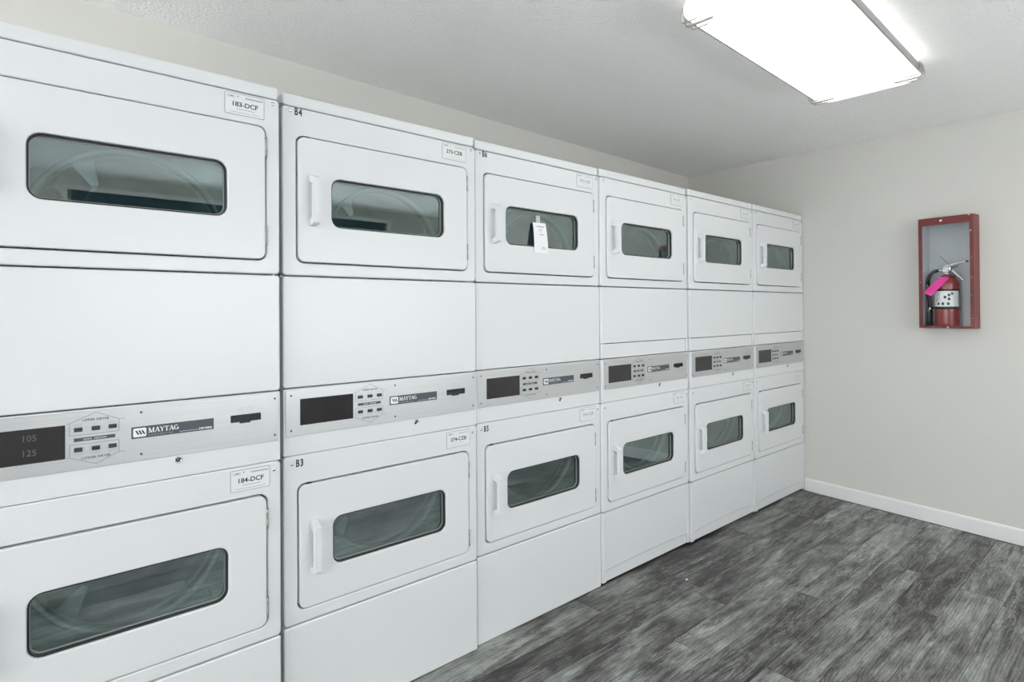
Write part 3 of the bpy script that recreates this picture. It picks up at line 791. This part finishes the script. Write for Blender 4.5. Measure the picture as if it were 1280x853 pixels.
def lever(p0, p1, w, t_):
    def f(bm):
        a, b = Vector(p0), Vector(p1); d = (b - a).normalized(); n_ = Vector((-d.z, 0, d.x)) * t_
        v = [[bm.verts.new(q + Vector((0, s * w, 0))) for q in (a + n_, b + n_ * 0.6, b - n_ * 0.6, a - n_)] for s in (-1, 1)]
        bm.faces.new(v[0]); bm.faces.new(v[1][::-1])
        for k in range(4):
            j = (k + 1) % 4; bm.faces.new((v[0][k], v[1][k], v[1][j], v[0][j]))
        bmesh.ops.bevel(bm, geom=bm.edges[:], offset=0.0012, segments=1, affect='EDGES')
    return f
part('lever', 'ex_lever', lever((-0.012, 0, 0.334), (0.090, 0, 0.356), 0.009, 0.0055), 'chrome', vb)
part('carry_handle', 'ex_carry', lever((0.028, 0, 0.310), (0.080, 0, 0.252), 0.009, 0.0055), 'chrome', vb)
part('lever_tip', 'ex_tip', lever((0.0895, 0, 0.3555), (0.0975, 0, 0.3573), 0.0088, 0.0045), 'black', vb)
part('trigger_link', 'ex_link', lever((0.016, 0, 0.322), (0.052, 0, 0.333), 0.006, 0.003), 'dark_steel', vb)
part('pull_pin', 'ex_pin', lambda bm: tube(bm, [(0.018, -0.012, 0.340), (-0.006, -0.013, 0.368), (-0.028, -0.012, 0.394)], 0.0013, 6), 'dark_steel', vb)
hs_path = smooth_path([(-0.042, 0, 0.312), (-0.062, -0.002, 0.307), (-0.082, -0.004, 0.280), (-0.090, -0.006, 0.240), (-0.087, -0.008, 0.190), (-0.080, -0.010, 0.140), (-0.078, -0.010, 0.105)], 6)
ho = part('hose', 'ex_hose', lambda bm: tube(bm, hs_path, 0.0088, 12), 'hose', ex)
part('hose_ferrule', 'ex_ferrule', lambda bm: tube(bm, [(-0.078, -0.010, 0.108), (-0.078, -0.010, 0.090)], 0.0105, 14), 'chrome', ho)
part('nozzle', 'ex_nozzle', lambda bm: tube(bm, [(-0.078, -0.010, 0.091), (-0.079, -0.010, 0.080), (-0.080, -0.010, 0.004)], [0.010, 0.012, 0.0160], 14), 'hose', ho)
part('hose_clip', 'ex_clip', lambda bm: box(bm, -0.074, -0.052, -0.016, -0.004, 0.100, 0.110, 0.001), 'black', ho)

pk = tag(empty('inspection_tag', cw(-0.006, -0.0765, 0.270), rz), 'bright pink inspection tag hanging from the fire extinguisher neck', 'tag')
def pink_card(bm):
    pts = [(-0.024, 0.012), (0.022, 0.004), (-0.064, -0.094), (-0.102, -0.072)]
    ys = [0.004, 0.001, 0.000, 0.002]
    order = [0, 1, 2, 3]
    f = [bm.verts.new((pts[k][0], ys[k], pts[k][1])) for k in order]; b = [bm.verts.new((pts[k][0], ys[k] + 0.0008, pts[k][1])) for k in order]
    bm.faces.new(f); bm.faces.new(b[::-1])
    for k in range(4):
        j = (k + 1) % 4; bm.faces.new((f[k], b[k], b[j], f[j]))
part('card', 'pink_card', pink_card, 'pink', pk)
part('tie', 'pink_tie', lambda bm: tube(bm, smooth_path([(-0.008, 0.011, 0.006), (0.002, 0.022, 0.014), (0.010, 0.030, 0.020)], 4), 0.0012, 6), 'pink', pk)

# scrap of paper on the floor
sc = tag(part('paper_scrap', 'scrap', lambda bm: (bmesh.ops.create_icosphere(bm, subdivisions=2, radius=0.006, matrix=Matrix.Translation((0, 0, 0.004)) @ Matrix.Diagonal((1.1, 0.9, 0.62, 1))),
         [setattr(v, 'co', Vector((v.co.x + random.uniform(-.001, .001), v.co.y + random.uniform(-.001, .001), max(0.0, v.co.z + random.uniform(-.001, .001))))) for v in bm.verts]), 'white_print', None, (1.71, -0.203, 0.0)),
         'tiny crumpled white paper scrap on the grey plank floor', 'scrap')
